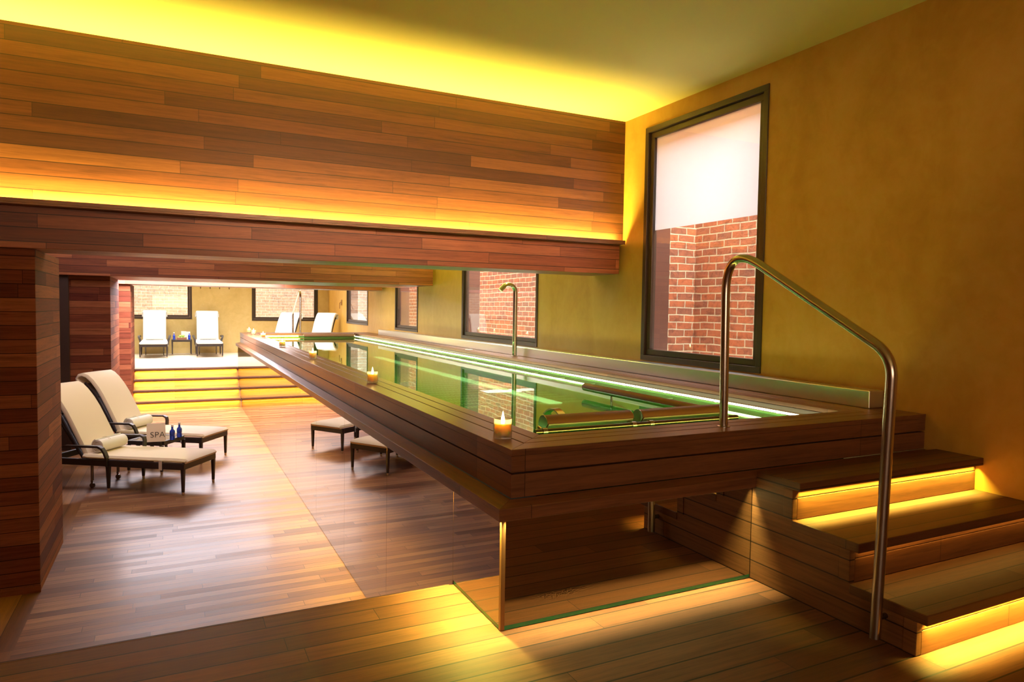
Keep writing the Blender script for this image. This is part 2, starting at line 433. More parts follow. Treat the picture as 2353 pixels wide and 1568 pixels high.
# upper wood bulkhead with its light trough, and the three dropped beams on their piers
struct('wall_upper', MB().box(XL, XR, YW, YW + .2, 2.9505, ZC), 'wood_wall')
m = MB().box(XL, 4.335, 6.17, 6.72, ZB - .004, 2.9355)
struct('beam_front', m, 'wood_beam', bevel=.004)
m = MB().box(XL, XR - .036, 6.06, 6.45, 2.936, 2.950).box(XL, XR - .036, 6.06, 6.075, 2.950, 2.979)
struct('trim_trough', m, 'pool_x', bevel=.002)
struct('beam_middle', MB().box(XL, XR - .07, 12.02, 13.9, 2.637, 3.05), 'wood_beam', bevel=.004)
struct('beam_far', MB().box(XL, XR - .07, 15.45, 16.3, 2.607, 3.0), 'wood_beam', bevel=.004)
struct('wall_pier_front', MB().box(XL, X1, 6.235, 7.44, 0, ZB - .0045), 'wood_pier', bevel=.004)
struct('wall_pier_middle', MB().box(XL, -.875, 12.2, 14.0, 0, 2.637), 'wood_pier', bevel=.004)
struct('wall_pier_far', MB().box(XL, -.775, 15.6, 17.05, 0, 2.607), 'wood_pier', bevel=.004)
struct('trim_post', MB().box(-1.53, -1.41, 12.10, 12.199, 0, 2.637), 'dark_wood')
struct('trim_skirting', MB().box(XL, X1 + .004, 6.223, 6.2345, 0, .055), 'wood_pier')
struct('trim_deck_edge', MB().box(XL, XM - .02, YD, YD + .022, ZD - .14, ZD), 'deck', bevel=.004)

# brick light wells outside the windows
wall_b = MB().box(5.53, 5.75, 2.6, 21.2, 0, 7.0).box(5.10, 5.53, 6.33, 6.48, 0, 7.0).box(4.55, 5.53, 2.45, 2.6, 0, 7)
struct('wall_outside_brick', wall_b, 'brick')
struct('wall_outside_back', MB().box(XL, 6, 23.1, 23.3, 0, 7.0), 'brick_pale')
struct('floor_outside', MB().box(XR + WT, 5.53, 2.6, 21.2, 1.5, 1.6).box(XL, 6, YBK + WT, 23.1, 1.5, 1.6), 'ground')

def window(n, hole, side, film_z=None, reveal=True, film_mat='film'):
    a0, a1, z0, z1 = hole
    def bx(mb, p0, p1, q0, q1, d0, d1):
        if side == 'R': mb.box(XR + d0, XR + d1, p0, p1, q0, q1)
        else: mb.box(p0, p1, YBK + d0, YBK + d1, q0, q1)
    def ring(mb, i0, i1, d0, d1):
        bx(mb, a0 + i0, a1 - i0, z0 + i0, z0 + i1, d0, d1); bx(mb, a0 + i0, a1 - i0, z1 - i1, z1 - i0, d0, d1)
        bx(mb, a0 + i0, a0 + i1, z0 + i1, z1 - i1, d0, d1); bx(mb, a1 - i1, a1 - i0, z0 + i1, z1 - i1, d0, d1)
    loc = (XR, (a0 + a1) / 2, z0) if side == 'R' else ((a0 + a1) / 2, YBK, z0)
    root = bpy.data.objects.new('window_%d' % n, None); COL.objects.link(root); root.location = loc; root['kind'] = 'structure'
    mb = MB(); ring(mb, 0.0, .052, -.012, .10); mb.build('window_frame', 'frame', root, bevel=.003)
    mb = MB(); ring(mb, .055, .112, .018, .075); sash = mb.build('sash', 'frame', root, bevel=.004)
    mb = MB(); bx(mb, a0 + .105, a1 - .105, z0 + .105, z1 - .105, .045, .049); mb.build('pane', 'glass', root)
    if film_z:
        mb = MB(); bx(mb, a0 + .112, a1 - .112, film_z, z1 - .112, .052, .0535); mb.build('frosted_film', film_mat, root)
    if reveal:
        mb = MB()
        bx(mb, a1 - .05, a1 - .02, z0, z1, .10, .30); bx(mb, a0 + .02, a0 + .05, z0, z1, .10, .30)
        mb.build('reveal_panel', 'brown_panel', root)
    return root
window(1, W1, 'R', 3.055)
window(2, W2, 'R', 3.05)
window(3, W3, 'R', 3.05)
window(4, W4, 'R')
window(5, B1, 'B', reveal=False)
window(6, B2, 'B')

# ------------------------------------------------------------------ the raised pool
pool = thing('swimming_pool', 'long raised pool with dark wooden coping and mirror clad sides', 'pool', (2.8, 9.5, 0))
PX1, PY1 = XR - .004, 17.0
IX0, IX1, IY0, IY1 = 1.675, 3.930, 3.052, 16.45
# coping: three mitred rings of boards
cop = MB()
def ring_boards(mb, o, i, z0, z1):
    (ax0, ay0, ax1, ay1), (bx0, by0, bx1, by1) = o, i
    q = {'F': [(ax0, ay0), (ax1, ay0), (bx1, by0), (bx0, by0)], 'B': [(ax1, ay1), (ax0, ay1), (bx0, by1), (bx1, by1)],
         'L': [(ax0, ay1), (ax0, ay0), (bx0, by0), (bx0, by1)], 'R': [(ax1, ay0), (ax1, ay1), (bx1, by1), (bx1, by0)]}
    for k, p in q.items():
        mb.hexa([(x, y, z0) for x, y in p], [(x, y, z1) for x, y in p], 0 if k in 'FB' else 1)
fr = [0, .41, .72, 1.0]; gp = .0035
for k in range(3):
    f0, f1 = fr[k], fr[k + 1]
    L0, F0, R0, B0 = IX0 - XP, IY0 - YP, PX1 - IX1, PY1 - IY1
    o = (XP + L0 * f0 + (gp if k else 0), YP + F0 * f0 + (gp if k else 0), PX1 - R0 * f0 - (gp if k else 0), PY1 - B0 * f0 - (gp if k else 0))
    i = (XP + L0 * f1 - gp, YP + F0 * f1 - gp, PX1 - R0 * f1 + gp, PY1 - B0 * f1 + gp)
    ring_boards(cop, o, i, ZP - .03, ZP)
cop.build('coping', ['pool_x', 'pool_y'], pool, bevel=.0025)
under = MB()
ring_boards(under, (XP + .01, YP + .01, PX1 - .01, PY1 - .01), (IX0 + .003, IY0 + .003, IX1 - .003, IY1 - .003), ZP - .06, ZP - .031)
under.build('coping_bed', 'dark_wood', pool)
ap = MB()
ring_boards(ap, (XP + .002, YP + .002, PX1, PY1), (XP + .04, YP + .04, PX1 - .04, PY1 - .04), 1.484, ZP - .0305)
ap.build('apron_board', ['pool_x', 'pool_y'], pool, bevel=.002)
ap = MB()
ring_boards(ap, (XP + .003, YP + .003, PX1, PY1), (XP + .04, YP + .04, PX1 - .04, PY1 - .04), 1.366, 1.475)
ap.build('apron_board', ['pool_x', 'pool_y'], pool, bevel=.002)
# projecting lower ledge with sloped top
LX, LY = 1.282, 2.689
lg = MB()
lg.hexa([(LX, LY, 1.286), (PX1, LY, 1.286), (PX1, YP + .03, 1.286), (XP + .03, YP + .03, 1.286)],
        [(LX, LY, 1.345), (PX1, LY, 1.345), (PX1, YP + .003, 1.364), (XP + .003, YP + .003, 1.364)], 0)
lg.hexa([(LX, PY1 + .08, 1.286), (LX, LY, 1.286), (XP + .03, YP + .03, 1.286), (XP + .03, PY1 + .03, 1.286)],
        [(LX, PY1 + .08, 1.345), (LX, LY, 1.345), (XP + .003, YP + .003, 1.364), (XP + .003, PY1, 1.364)], 1)
lg.build('ledge', ['pool_x', 'pool_y'], pool, bevel=.003)
# mirror panels under the ledge
fx = [XM + .018, XS]
pl = MB().box(XM + .02, XS - .004, YM, YM + .012, ZD + .022, 1.286); pl.build('mirror_panel', 'mirror', pool)
ys = [YM + .018, 3.30, 4.55, 5.85, 7.15, 8.45, 9.75, 11.05, 12.35, 13.65, 14.95, 16.76]
for k in range(len(ys) - 1):
    z0 = ZD + .022 if k == 0 else .004
    MB().box(XM, XM + .012, ys[k] + .002, ys[k + 1] - .002, z0, 1.286).build('mirror_panel', 'mirror', pool)
for y in ys[1:-1]: MB().box(XM + .001, XM + .010, y - .002, y + .002, .004, 1.286).build('joint_bead', 'joint', pool)
MB().box(XM - .001, XM + .019, YM - .001, YM + .017, ZD + .004, 1.286).build('corner_post', 'joint', pool)
ge = MB().box(XM + .002, XS - .004, YM + .001, YM + .011, ZD + .003, ZD + .021).box(XM + .001, XM + .011, YM + .018, YD, ZD + .003, ZD + .021)
ge.build('glass_edge', 'green_edge', pool)
core = MB().box(XM + .03, XR - .02, YM + .03, 16.7, .0, 1.28)
core = MB().box(XM + .014, XM + .03, YM + .03, 16.74, .0, 1.28).box(XM + .014, XR - .03, YM + .014, YM + .03, .0, 1.28).box(XM + .014, XR - .03, 16.74, 16.76, 0, 1.28)
core.build('core', 'dark_wood', pool)
# basin
bs = MB()
zb = .95
bs.box(IX0 - .02, IX0 - .002, IY0 - .02, IY1 + .02, zb - .02, ZP - .062)
bs.box(IX1 + .002, IX1 + .02, IY0 - .02, IY1 + .02, zb - .02, 1.50)
bs.box(IX0 - .02, IX1 + .02, IY0 - .02, IY0 - .002, zb - .02, ZP - .062)
bs.box(IX0 - .02, IX1 + .02, IY1 + .002, IY1 + .02, zb - .02, ZP - .062)
bs.box(IX0 - .02, IX1 + .02, IY0 - .02, IY1 + .02, zb - .03, zb)
bs.build('basin', 'basin', pool)
MB().box(IX1 + .0005, IX1 + .02, IY0 - .01, IY1 + .01, 1.502, ZP - .0305).build('inner_board', 'inner', pool)
MB().box(IX0, IX1, IY1 - .004, IY1 + .002, 1.502, ZP - .0305).build('inner_board', 'pool_x', pool)
# moulded seat near the front and the perforated bubble plate behind it
seat = MB().prism([(IY0, zb), (IY0, 1.12), (3.9, 1.10), (4.9, 1.18), (5.5, 1.30), (5.66, 1.325), (5.75, 1.30), (5.8, zb)], IX0 + .002, IX1 - .002, 'X')
seat.build('moulded_seat', 'basin_dark', pool, smooth=True)
MB().box(IX0 + .002, IX1 - .03, 5.82, 13.0, 1.26, 1.275).build('bubble_plate', 'perf', pool)
MB().box(IX0, IX1, IY0, IY1, ZWAT - .004, ZWAT).build('water', 'water', pool)
# light tube along the right inside edge
def tube_light(name, p0, p1, r, mat, parent):
    o = MB().tube([p0, p1], r, 10).build(name, mat, parent); return o
tube_light('light_tube', (IX1 - .08, 3.10, 1.527), (IX1 - .08, 16.25, 1.527), .0075, 'tube', pool)
tube_light('light_tube', (1.76, IY0 + .03, 1.515), (3.80, IY0 + .03, 1.515), .010, 'tube_far', pool)
y = 3.5
while y < 16.2:
    MB().box(IX1 - .094, IX1, y - .002, y + .002, 1.516, 1.522).box(IX1 - .082, IX1 - .078, y - .002, y + .002, 1.522, 1.538).build('tube_clip', 'clip', pool); y += .62
tube_light('light_tube', (1.75, IY1 - .03, 1.527), (2.62, IY1 - .03, 1.527), .012, 'tube_far', pool)
# added glow strip mimicking the bright band in the water
MB().box(3.40, 3.55, 6.0, 12.8, 1.2755, 1.284).build('underwater_glow', 'uw', pool)
MB().box(IX0 + .0005, IX0 + .004, 3.3, 15.5, 1.455, 1.47).build('underwater_glow', 'uw', pool)  # added glow strip, unseen on the left wall, brightens the basin

# steel upstand behind the pool
m = MB().box(4.22, XR - .002, 3.059, 15.5, ZP, 1.712)
tag(m.build('steel_upstand', 'steel_plate', bevel=.006, seg=3), 'long satin steel upstand on the coping along the ochre wall', 'upstand')
# white disc on the coping
tag(MB().lathe([(.055, 0), (.06, .004), (.05, .008)], 24, (4.08, 9.75, ZP)).build('skimmer_lid', 'disc'), 'small white round lid in the coping beside the steel upstand', 'lid')

# water spout
sp = thing('water_spout', 'tall curved steel water spout standing on the right coping', 'spout', (4.13, 8.27, ZP))
pts = [(4.13, 8.27, ZP), (4.13, 8.27, 2.40)] + arc((4.03, 2.46), .10, 0, PI * .78, 12, lambda a, b: (a, 8.27, b)) + [(3.905, 8.27, 2.475)]
MB().tube(pts, .032, 20).build('spout_tube', 'steel', sp, smooth=True)
MB().lathe([(.05, 0), (.05, .006), (.036, .012)], 24, (4.13, 8.27, ZP)).build('flange', 'steel', sp, smooth=True)

# handrails
def fillet(P, r, n=8):
    P = [Vector(p) for p in P]; out = [P[0]]
    for i in range(1, len(P) - 1):
        a = (P[i - 1] - P[i]).normalized(); b = (P[i + 1] - P[i]).normalized()
        ang = a.angle(b); d = min(r / math.tan(ang / 2), (P[i - 1] - P[i]).length * .49, (P[i + 1] - P[i]).length * .49)
        s, e = P[i] + a * d, P[i] + b * d
        for k in range(n + 1):
            t = k / n; out.append(s * (1 - t) ** 2 + P[i] * 2 * t * (1 - t) + e * t * t)
    out.append(P[-1]); return out
XH = 2.755
hr = thing('handrail', 'bent steel tube handrail from the pool coping down beside the wooden steps', 'handrail', (XH, 1.94, ZD))
MB().tube(fillet([(XH, 2.883, ZP), (XH, 2.903, 2.62), (XH, 1.895, 2.055), (XH, 1.925, ZD + .03)], .17, 12), .0235, 20).build('rail_tube', 'steel', hr, smooth=True)
MB().lathe([(.036, 0), (.036, .004), (.026, .007)], 24, (XH, 2.883, ZP)).build('flange', 'steel', hr, smooth=True)
MB().tube([(XH + .01, 1.92, .90), (XS, 1.92, .90)], .013, 12).build('bracket', 'steel_dark', hr, smooth=True)
hf = thing('handrail', 'far steel handrail at the end of the pool in front of white loungers', 'handrail', (2.70, 18.0, ZT))
MB().tube(fillet([(2.68, 16.72, ZP), (2.68, 16.72, 2.66), (2.68, 17.85, 2.06), (2.68, 17.85, ZT + .01)], .16, 10), .0235, 16).build('rail_tube', 'steel', hf, smooth=True)

# headrests at the near end: steel rail with two padded half cylinders
def headrest(x0, x1, y, z, r, par, flip=1):
    # round bolster with a flat steel underside turned to the edge
    n = 20
    def pt(deg, rr=r):
        a = math.radians(deg); return (y + flip * rr * math.cos(a), z + rr * math.sin(a))
    poly = [pt(276 + 250 * k / n) for k in range(n + 1)]
    MB().prism(poly, x0, x1, 'X').build('pad', 'leather', par, smooth=True)
    a, b = pt(272), pt(170)
    d = Vector((b[0] - a[0], b[1] - a[1])).normalized(); nn = Vector((-d.y, d.x)) * flip * .003
    MB().prism([a, b, (b[0] + nn.x, b[1] + nn.y), (a[0] + nn.x, a[1] + nn.y)], x0 + .004, x1 - .004, 'X').build('face_plate', 'plate', par)
    for xx in (x0 - .005, x1 + .001):
        MB().prism(poly, xx, xx + .004, 'X').build('end_cap', 'steel', par)
hd = thing('headrest_rail', 'near steel rail with two brown padded headrests inside the pool edge', 'headrest', (2.5, 3.36, ZWAT))
MB().tube([(1.80, 3.335, 1.545), (3.30, 3.335, 1.545)], .0165, 14).build('rail_tube', 'steel_dark', hd, smooth=True)
headrest(1.905, 2.50, 3.425, 1.568, .054, hd); headrest(2.575, 3.24, 3.425, 1.568, .054, hd)
for x in (1.86, 2.47, 2.60, 3.2):
    bk = MB(); bk.tube([(x, 3.335, 1.545), (x, 3.335, 1.40)], .010, 8); bk.tube([(x, 3.335, 1.545), (x, 3.40, 1.56)], .010, 8); bk.tube([(x - .014, 3.335, 1.545), (x + .014, 3.335, 1.545)], .022, 12); bk.build('bracket', 'steel', hd, smooth=True)
hd2 = thing('headrest_rail', 'far steel rail with a padded headrest below the end coping', 'headrest', (3.2, 16.1, ZWAT))
MB().tube([(2.55, 16.2, 1.535), (3.85, 16.2, 1.535)], .016, 12).build('rail_tube', 'steel', hd2, smooth=True)
headrest(2.66, 3.80, 16.12, 1.55, .045, hd2, -1)
ar = thing('padded_rail', 'long brown topped rail over the water beside the light tube', 'rail', (3.2, 4.2, ZWAT))
n = 12
MB().prism([(3.2 + .036 * math.cos(PI * k / n), 1.562 + .036 * math.sin(PI * k / n)) for k in range(n + 1)], 3.46, 5.02, 'Y').build('pad', 'leather', ar, smooth=True)
MB().prism([(3.2 + .036 * math.cos(PI + PI * k / n), 1.560 + .03 * math.sin(PI + PI * k / n)) for k in range(n + 1)], 3.46, 5.02, 'Y').build('rail_tube', 'steel', ar, smooth=True)
for y in (4.62, 3.75): MB().tube([(3.2, y, 1.54), (3.2, y, 1.35)], .009, 10).build('bracket', 'steel_dark', ar, smooth=True)
gh = thing('grab_handle', 'small arched steel grab handle rising from the water behind the headrest', 'handle', (2.38, 4.1, ZWAT))
gm = MB(); nn = 16
ptsA = [(3.94 + .34 * k / nn, 1.462 + .082 * math.sin(PI * k / nn)) for k in range(nn + 1)]
poly = ptsA + [(a, b - .012) for a, b in reversed(ptsA)]
gm.prism(poly, 2.35, 2.405, 'X'); gm.build('handle_strap', 'steel', gh, smooth=True)

# ------------------------------------------------------------------ near stairs
st = thing('wooden_stairs', 'short lit wooden staircase rising from the deck to the pool coping', 'stairs', (3.6, 2.1, ZD))
LV = [(2.395, 1.378, 2.683), (2.058, 1.177, 2.44), (1.731, .976, 2.103)]
TH = .046
for y, z, yb in LV:
    MB().box(XS - .004, XR - .002, y, yb, z - TH, z).build('tread', 'tread', st, bevel=.004)
RS = [(2.44, 1.177, 1.378 - TH), (2.103, .976, 1.177 - TH), (1.776, ZD, .976 - TH)]
for y, z0, z1 in RS:
    zc = z1 - .042
    MB().box(XS + .032, XR - .002, y, y + .02, z0, zc - .002).box(XS + .032, XR - .002, y + .001, y + .02, zc + .002, z1).build('riser', 'riser', st, bevel=.002)
sg = MB().prism([(1.776, ZD), (1.776, .976 - TH), (2.103, .976 - TH), (2.103, 1.177 - TH), (2.44, 1.177 - TH), (2.44, 1.378 - TH), (YM - .02, 1.378 - TH), (YM - .02, 1.284), (YM - .0005, 1.284), (YM - .0005, ZD)], XS, XS + .03, 'X')
sg.build('stringer', 'stringer', st)
for ry, rz0, rz1 in RS:
    MB().box(XS - .004, XS, ry, ry + .058, rz0, rz1).build('stringer_trim', 'stringer', st, bevel=.002)
for (y, z, yb), k in zip(LV, range(3)):
    MB().box(XS + .05, XR - .03, y + .018, y + .032, z - TH - .004, z - TH).build('led_strip', 'clip', st)

# far terrace steps
fs = thing('terrace_steps', 'wide glowing yellow steps up to the bright far terrace', 'stairs', (.2, 16.0, 0))
XF0, XF1 = -.773, XM - .002
ny = [15.89, 16.19, 16.49, 16.79]; nz = [ZT / 4 * k for k in range(1, 5)]
for k in range(4):
    yb = ny[k + 1] + .05 if k < 3 else ny[k] + .2
    if k == 3: yb = 16.8995
    if 1: MB().box(XF0, XF1, ny[k], yb, nz[k] - .034, nz[k]).build('tread', 'shaded_tread', fs, bevel=.003)
    z0 = nz[k - 1] if k else 0
    zc = nz[k] - .034 - .05
    MB().box(XF0, XF1, ny[k] + .05, ny[k] + .07, z0, zc - .002).box(XF0, XF1, ny[k] + .052, ny[k] + .07, zc + .002, nz[k] - .034).build('riser', 'step_far', fs)

# ------------------------------------------------------------------ candles
def candle(x, y, label):
    c = thing('candle', label, 'candle', (x, y, ZP), 'lit candles in frosted glasses along the pool coping')
    R_, H = .0455, .098
    MB().lathe([(.040, .0005), (R_, .003), (R_, H), (R_ - .003, H), (R_ - .003, .018), (.002, .0165)], 32, (x, y, ZP)).build('glass_cup', 'cup', c, smooth=True)
    MB().lathe([(R_ - .006, .0185), (R_ - .0045, .020), (R_ - .0045, .076), (R_ - .009, .0765), (.028, .062), (.014, .054), (.004, .052)], 28, (x, y, ZP)).build('wax', 'wax', c, smooth=True)
    MB().tube([(x, y, ZP + .050), (x, y, ZP + .072)], .0015, 6).build('wick', 'wick', c)
    MB().lathe([(.0005, .064), (.006, .072), (.0092, .083), (.0085, .097), (.005, .113), (.002, .127), (.0003, .134)], 16, (x, y, ZP)).build('flame', 'flame', c, smooth=True)
    return c
CAND = [(1.455, 3.03, 'largest lit candle, at the near corner of the pool coping'),
        (1.495, 5.66, 'lit candle second from the near corner of the pool coping'),
        (1.50, 8.45, 'lit candle third from the near corner of the pool coping'),
        (1.50, 11.05, 'lit candle fourth from the near corner of the pool coping'),
        (1.54, 13.95, 'lit candle third from the far end of the pool coping'),
        (1.545, 15.75, 'lit candle second from the far end of the pool coping'),
        (1.545, 16.75, 'lit candle at the very far end of the pool coping')]
for a in CAND: candle(*a)

# ------------------------------------------------------------------ loungers
def lounger(label, white, upright=False):
    fab = 'canvas_white' if white else 'canvas'
    L = thing('sun_lounger', label, 'sun lounger', (0, 0, 0), 'rattan sun loungers with canvas cushions')
    hw = .31
    f = MB()
    for s in (-1, 1): f.box(-.025, 1.80, s * hw - .022, s * hw + .022, .295, .372)
    f.box(-.025, .02, -hw, hw, .295, .372); f.box(1.76, 1.80, -hw, hw, .295, .372); f.box(1.22, 1.25, -hw, hw, .30, .36); f.box(.6, .63, -hw, hw, .30, .35)
    f.build('frame', 'wicker', L, bevel=.008)
    for s in (-1, 1):
        for x, z1 in ((0.0, .37), (.955, .30)):
            y = s * hw
            lg = MB().hexa([(x - .014, y - .014, .03), (x + .014, y - .014, .03), (x + .014, y + .014, .03), (x - .014, y + .014, .03)],
                           [(x - .022, y - .022, z1), (x + .022, y - .022, z1), (x + .022, y + .022, z1), (x - .022, y + .022, z1)]).build('leg', 'wicker', L, bevel=.004)
            MB().lathe([(.012, 0), (.0155, .004), (.0155, .034)], 12, (x, y, 0)).build('tip', 'tip', lg, smooth=True)
        a = MB(); y = s * (hw + .012)
        def strip(path, w=.028, t=.0125):
            for (p, q) in zip(path, path[1:]):
                d = Vector((q[0] - p[0], 0, q[1] - p[1])).normalized(); nn = Vector((-d.z, 0, d.x)) * t
                P, Q = Vector((p[0], 0, p[1])), Vector((q[0], 0, q[1]))
                P -= d * .006; Q += d * .006
                b = [P - nn, Q - nn, Q + nn, P + nn]
                y0 = y + s * .05 * max(0, min(1, (p[1] - .37) / .15)); y1 = y + s * .05 * max(0, min(1, (q[1] - .37) / .15))
                ye = [y0, y1, y1, y0]
                a.hexa([(v.x, e - w, v.z) for v, e in zip(b, ye)], [(v.x, e + w, v.z) for v, e in zip(b, ye)])
        strip([(.955, .30), (.955, .40), (.965, .47), (.985, .515), (1.03, .537), (1.45, .53), (1.56, .50)])
        a.build('armrest', 'wicker', L, bevel=.004)
        cz = MB().tube([(1.24, s * .22, .09), (1.24, s * .22, .30)], .017, 10).tube([(1.24, s * .22 - .012, .030), (1.24, s * .22 + .012, .030)], .030, 18).tube([(1.24, s * .22, .030), (1.25, s * .22, .09)], .012, 8)
        cz.build('caster', 'steel_dark', L, smooth=True)
    # seat cushion: soft slab with piped front edge
    def slab(path, hw_fn, t):
        mb = MB(); R_ = []
        n = len(path)
        for i, p in enumerate(path):
            q0, q1 = path[max(0, i - 1)], path[min(n - 1, i + 1)]
            d = Vector((q1[0] - q0[0], 0, q1[1] - q0[1])).normalized(); nn = Vector((-d.z, 0, d.x))
            P = Vector((p[0], 0, p[1])); w = hw_fn(i / (n - 1))
            ring = []
            for yy, k in ((-w, .3), (-w * .93, 1), (0, 1.08), (w * .93, 1), (w, .3)): ring.append((P.x + nn.x * t * k, yy, P.z + nn.z * t * k))
            for yy, k in ((w, -.2), (w * .93, -.4), (-w * .93, -.4), (-w, -.2)): ring.append((P.x + nn.x * t * k, yy, P.z + nn.z * t * k))
            R_.append(ring)
        m_ = len(R_[0]); vs = [v for r in R_ for v in r]; fs_ = []
        for i in range(n - 1):
            for k in range(m_): fs_.append((i * m_ + k, i * m_ + (k + 1) % m_, (i + 1) * m_ + (k + 1) % m_, (i + 1) * m_ + k))
        fs_.append(tuple(range(m_ - 1, -1, -1))); fs_.append(tuple(range((n - 1) * m_, n * m_)))
        mb.add(vs, fs_); return mb
    sc = slab([(-.035, .372), (-.02, .388), (.1, .392), (.5, .388), (.9, .386), (1.20, .388), (1.29, .395)], lambda t: .315, .032)
    sc.build('seat_cushion', fab, L, smooth=True)
    MB().tube([(-.035, -.31, .392), (-.035, .31, .392)], .010, 8).tube([(-.035, -.315, .392), (1.25, -.318, .394)], .006, 6).tube([(-.035, .315, .392), (1.25, .318, .394)], .006, 6).build('piping', 'canvas_white' if white else 'piping', L, smooth=True)
    for s in (-1, 1):
        MB().box(.25, .29, s * (hw + .024) - .002, s * (hw + .024) + .002, .285, .40).build('cushion_strap', 'canvas_white', L)
    path = [(1.285, .405), (1.345, .53), (1.40, .635), (1.47, .765), (1.545, .90), (1.62, 1.01), (1.70, 1.105), (1.77, 1.165), (1.83, 1.190), (1.875, 1.178), (1.90, 1.14), (1.885, 1.09), (1.855, 1.055)]
    if upright:
        path = [(1.285, .405), (1.325, .55), (1.362, .69), (1.405, .85), (1.45, .99), (1.495, 1.10), (1.54, 1.17), (1.585, 1.195), (1.625, 1.18), (1.64, 1.14), (1.635, 1.09), (1.62, 1.055)]
    MBk = slab(path, lambda t: .285 + .03 * max(0, min(1, (t - .55) / .25)), .036)
    MBk.build('back_cushion', fab, L, smooth=True)
    b = MB(); q = .735 if upright else 1.0
    fx = lambda x: 1.30 + (x - 1.30) * (.62 if upright else 1.0)
    for s in (-1, 1): b.tube([(fx(1.30), s * .27, .345), (fx(1.45), s * .27, .60), (fx(1.63), s * .27, .905), (fx(1.80), s * .27, 1.085)], .017, 8)
    b.hexa([(fx(1.31), -.26, .345), (fx(1.815), -.26, 1.07), (fx(1.815), .26, 1.07), (fx(1.31), .26, .345)], [(fx(1.325), -.26, .335), (fx(1.83), -.26, 1.06), (fx(1.83), .26, 1.06), (fx(1.325), .26, .335)])
    b.build('backrest_frame', 'wicker', L, smooth=True)
    b = MB()
    for s in (-1, 1): b.tube([(fx(1.65), s * .2, .88), (1.70, s * .2, .33)], .012, 8)
    b.tube([(fx(1.65), -.2, .88), (fx(1.65), .2, .88)], .010, 8)
    b.build('prop', 'steel_dark', L, smooth=True)
    return L
def place(o, foot, ang, z):
    o.location = (foot[0], foot[1], z); o.rotation_euler = (0, 0, ang)
A1 = math.atan2(.560, -.829)
lo = lounger('cream lounger nearest the wooden pier, largest in view', False); place(lo, (.256, 9.026), A1, 0)
lo2 = copy_tree(lo); lo2['label'] = 'cream lounger just behind the table with the SPA card'; place(lo2, (.499, 10.645), A1, 0)
hi = lounger('white terrace lounger facing us, left of the small table with apples', True, True)
YT0 = 20.0
place(hi, (-.48, YT0), PI / 2, ZT)
h2 = copy_tree(hi); h2['label'] = 'white terrace lounger facing us, right of the small table with apples'; place(h2, (.86, YT0), PI / 2, ZT)
h3 = lounger('slanted white lounger directly behind the far handrail', True); place(h3, (2.02, 18.85), math.radians(57), ZT)
h4 = copy_tree(h3); h4['label'] = 'slanted white lounger in the far corner by the right wall'; place(h4, (3.02, 18.80), math.radians(57), ZT)

def towel(label, fab='towel'):
    t = thing('rolled_towel', label, 'towel', (0, 0, 0), 'rolled towels on the lounger seats')
    mb = MB(); n = 96; r0, r1 = .012, .088; turns = 4.2
    path = [(r0 + (r1 - r0) * (k / n)) for k in range(n + 1)]
    P = [(path[k] * math.cos(2 * PI * turns * k / n), path[k] * math.sin(2 * PI * turns * k / n)) for k in range(n + 1)]
    th = .0152
    Q = [((path[k] - th) * math.cos(2 * PI * turns * k / n) if path[k] > th else 0, (path[k] - th) * math.sin(2 * PI * turns * k / n) if path[k] > th else 0) for k in range(n + 1)]
    w = .22
    vs = []; fs_ = []
    for (a, b_), (c, d) in zip(P, Q):
        vs += [(a, -w + .006, b_), (a, w - .006, b_), (c, -w, d), (c, w, d)]
    for k in range(n):
        i, j = 4 * k, 4 * k + 4
        fs_ += [(i, j, j + 1, i + 1), (i + 2, i + 3, j + 3, j + 2), (i, i + 2, j + 2, j), (i + 1, j + 1, j + 3, i + 3)]
    fs_ += [(0, 1, 3, 2), (4 * n, 4 * n + 2, 4 * n + 3, 4 * n + 1)]
    mb.add(vs, fs_); o = mb.build('terry_roll', fab, t, smooth=True)
    hm = MB()
    for s in (.07, .09): hm.tube([(.0890 * math.cos(a), s, .0890 * math.sin(a)) for a in [PI * .05 + PI * .7 * k / 12 for k in range(13)]], .002, 5, cap=True)
    hm.build('woven_stripe', 'canvas', t)
    return t
tw = towel('rolled towel on the cream lounger nearest the pier')
def put_towel(t, lg, s, yoff=0.0, dz=.422 + .088):
    a = lg.rotation_euler.z; ca, sa = math.cos(a), math.sin(a)
    t.location = (lg.location.x + s * ca - yoff * sa, lg.location.y + s * sa + yoff * ca, lg.location.z + dz); t.rotation_euler = (0, 0, a)
put_towel(tw, lo, 1.17)
t2 = copy_tree(tw); t2['label'] = 'rolled towel on the cream lounger behind the SPA card'; put_towel(t2, lo2, 1.17)
t3 = copy_tree(tw); t3['label'] = 'rolled towel on the terrace lounger left of the apples'; put_towel(t3, hi, 1.17)
t4 = copy_tree(tw); t4['label'] = 'rolled towel on the terrace lounger right of the apples'; put_towel(t4, h2, 1.17)

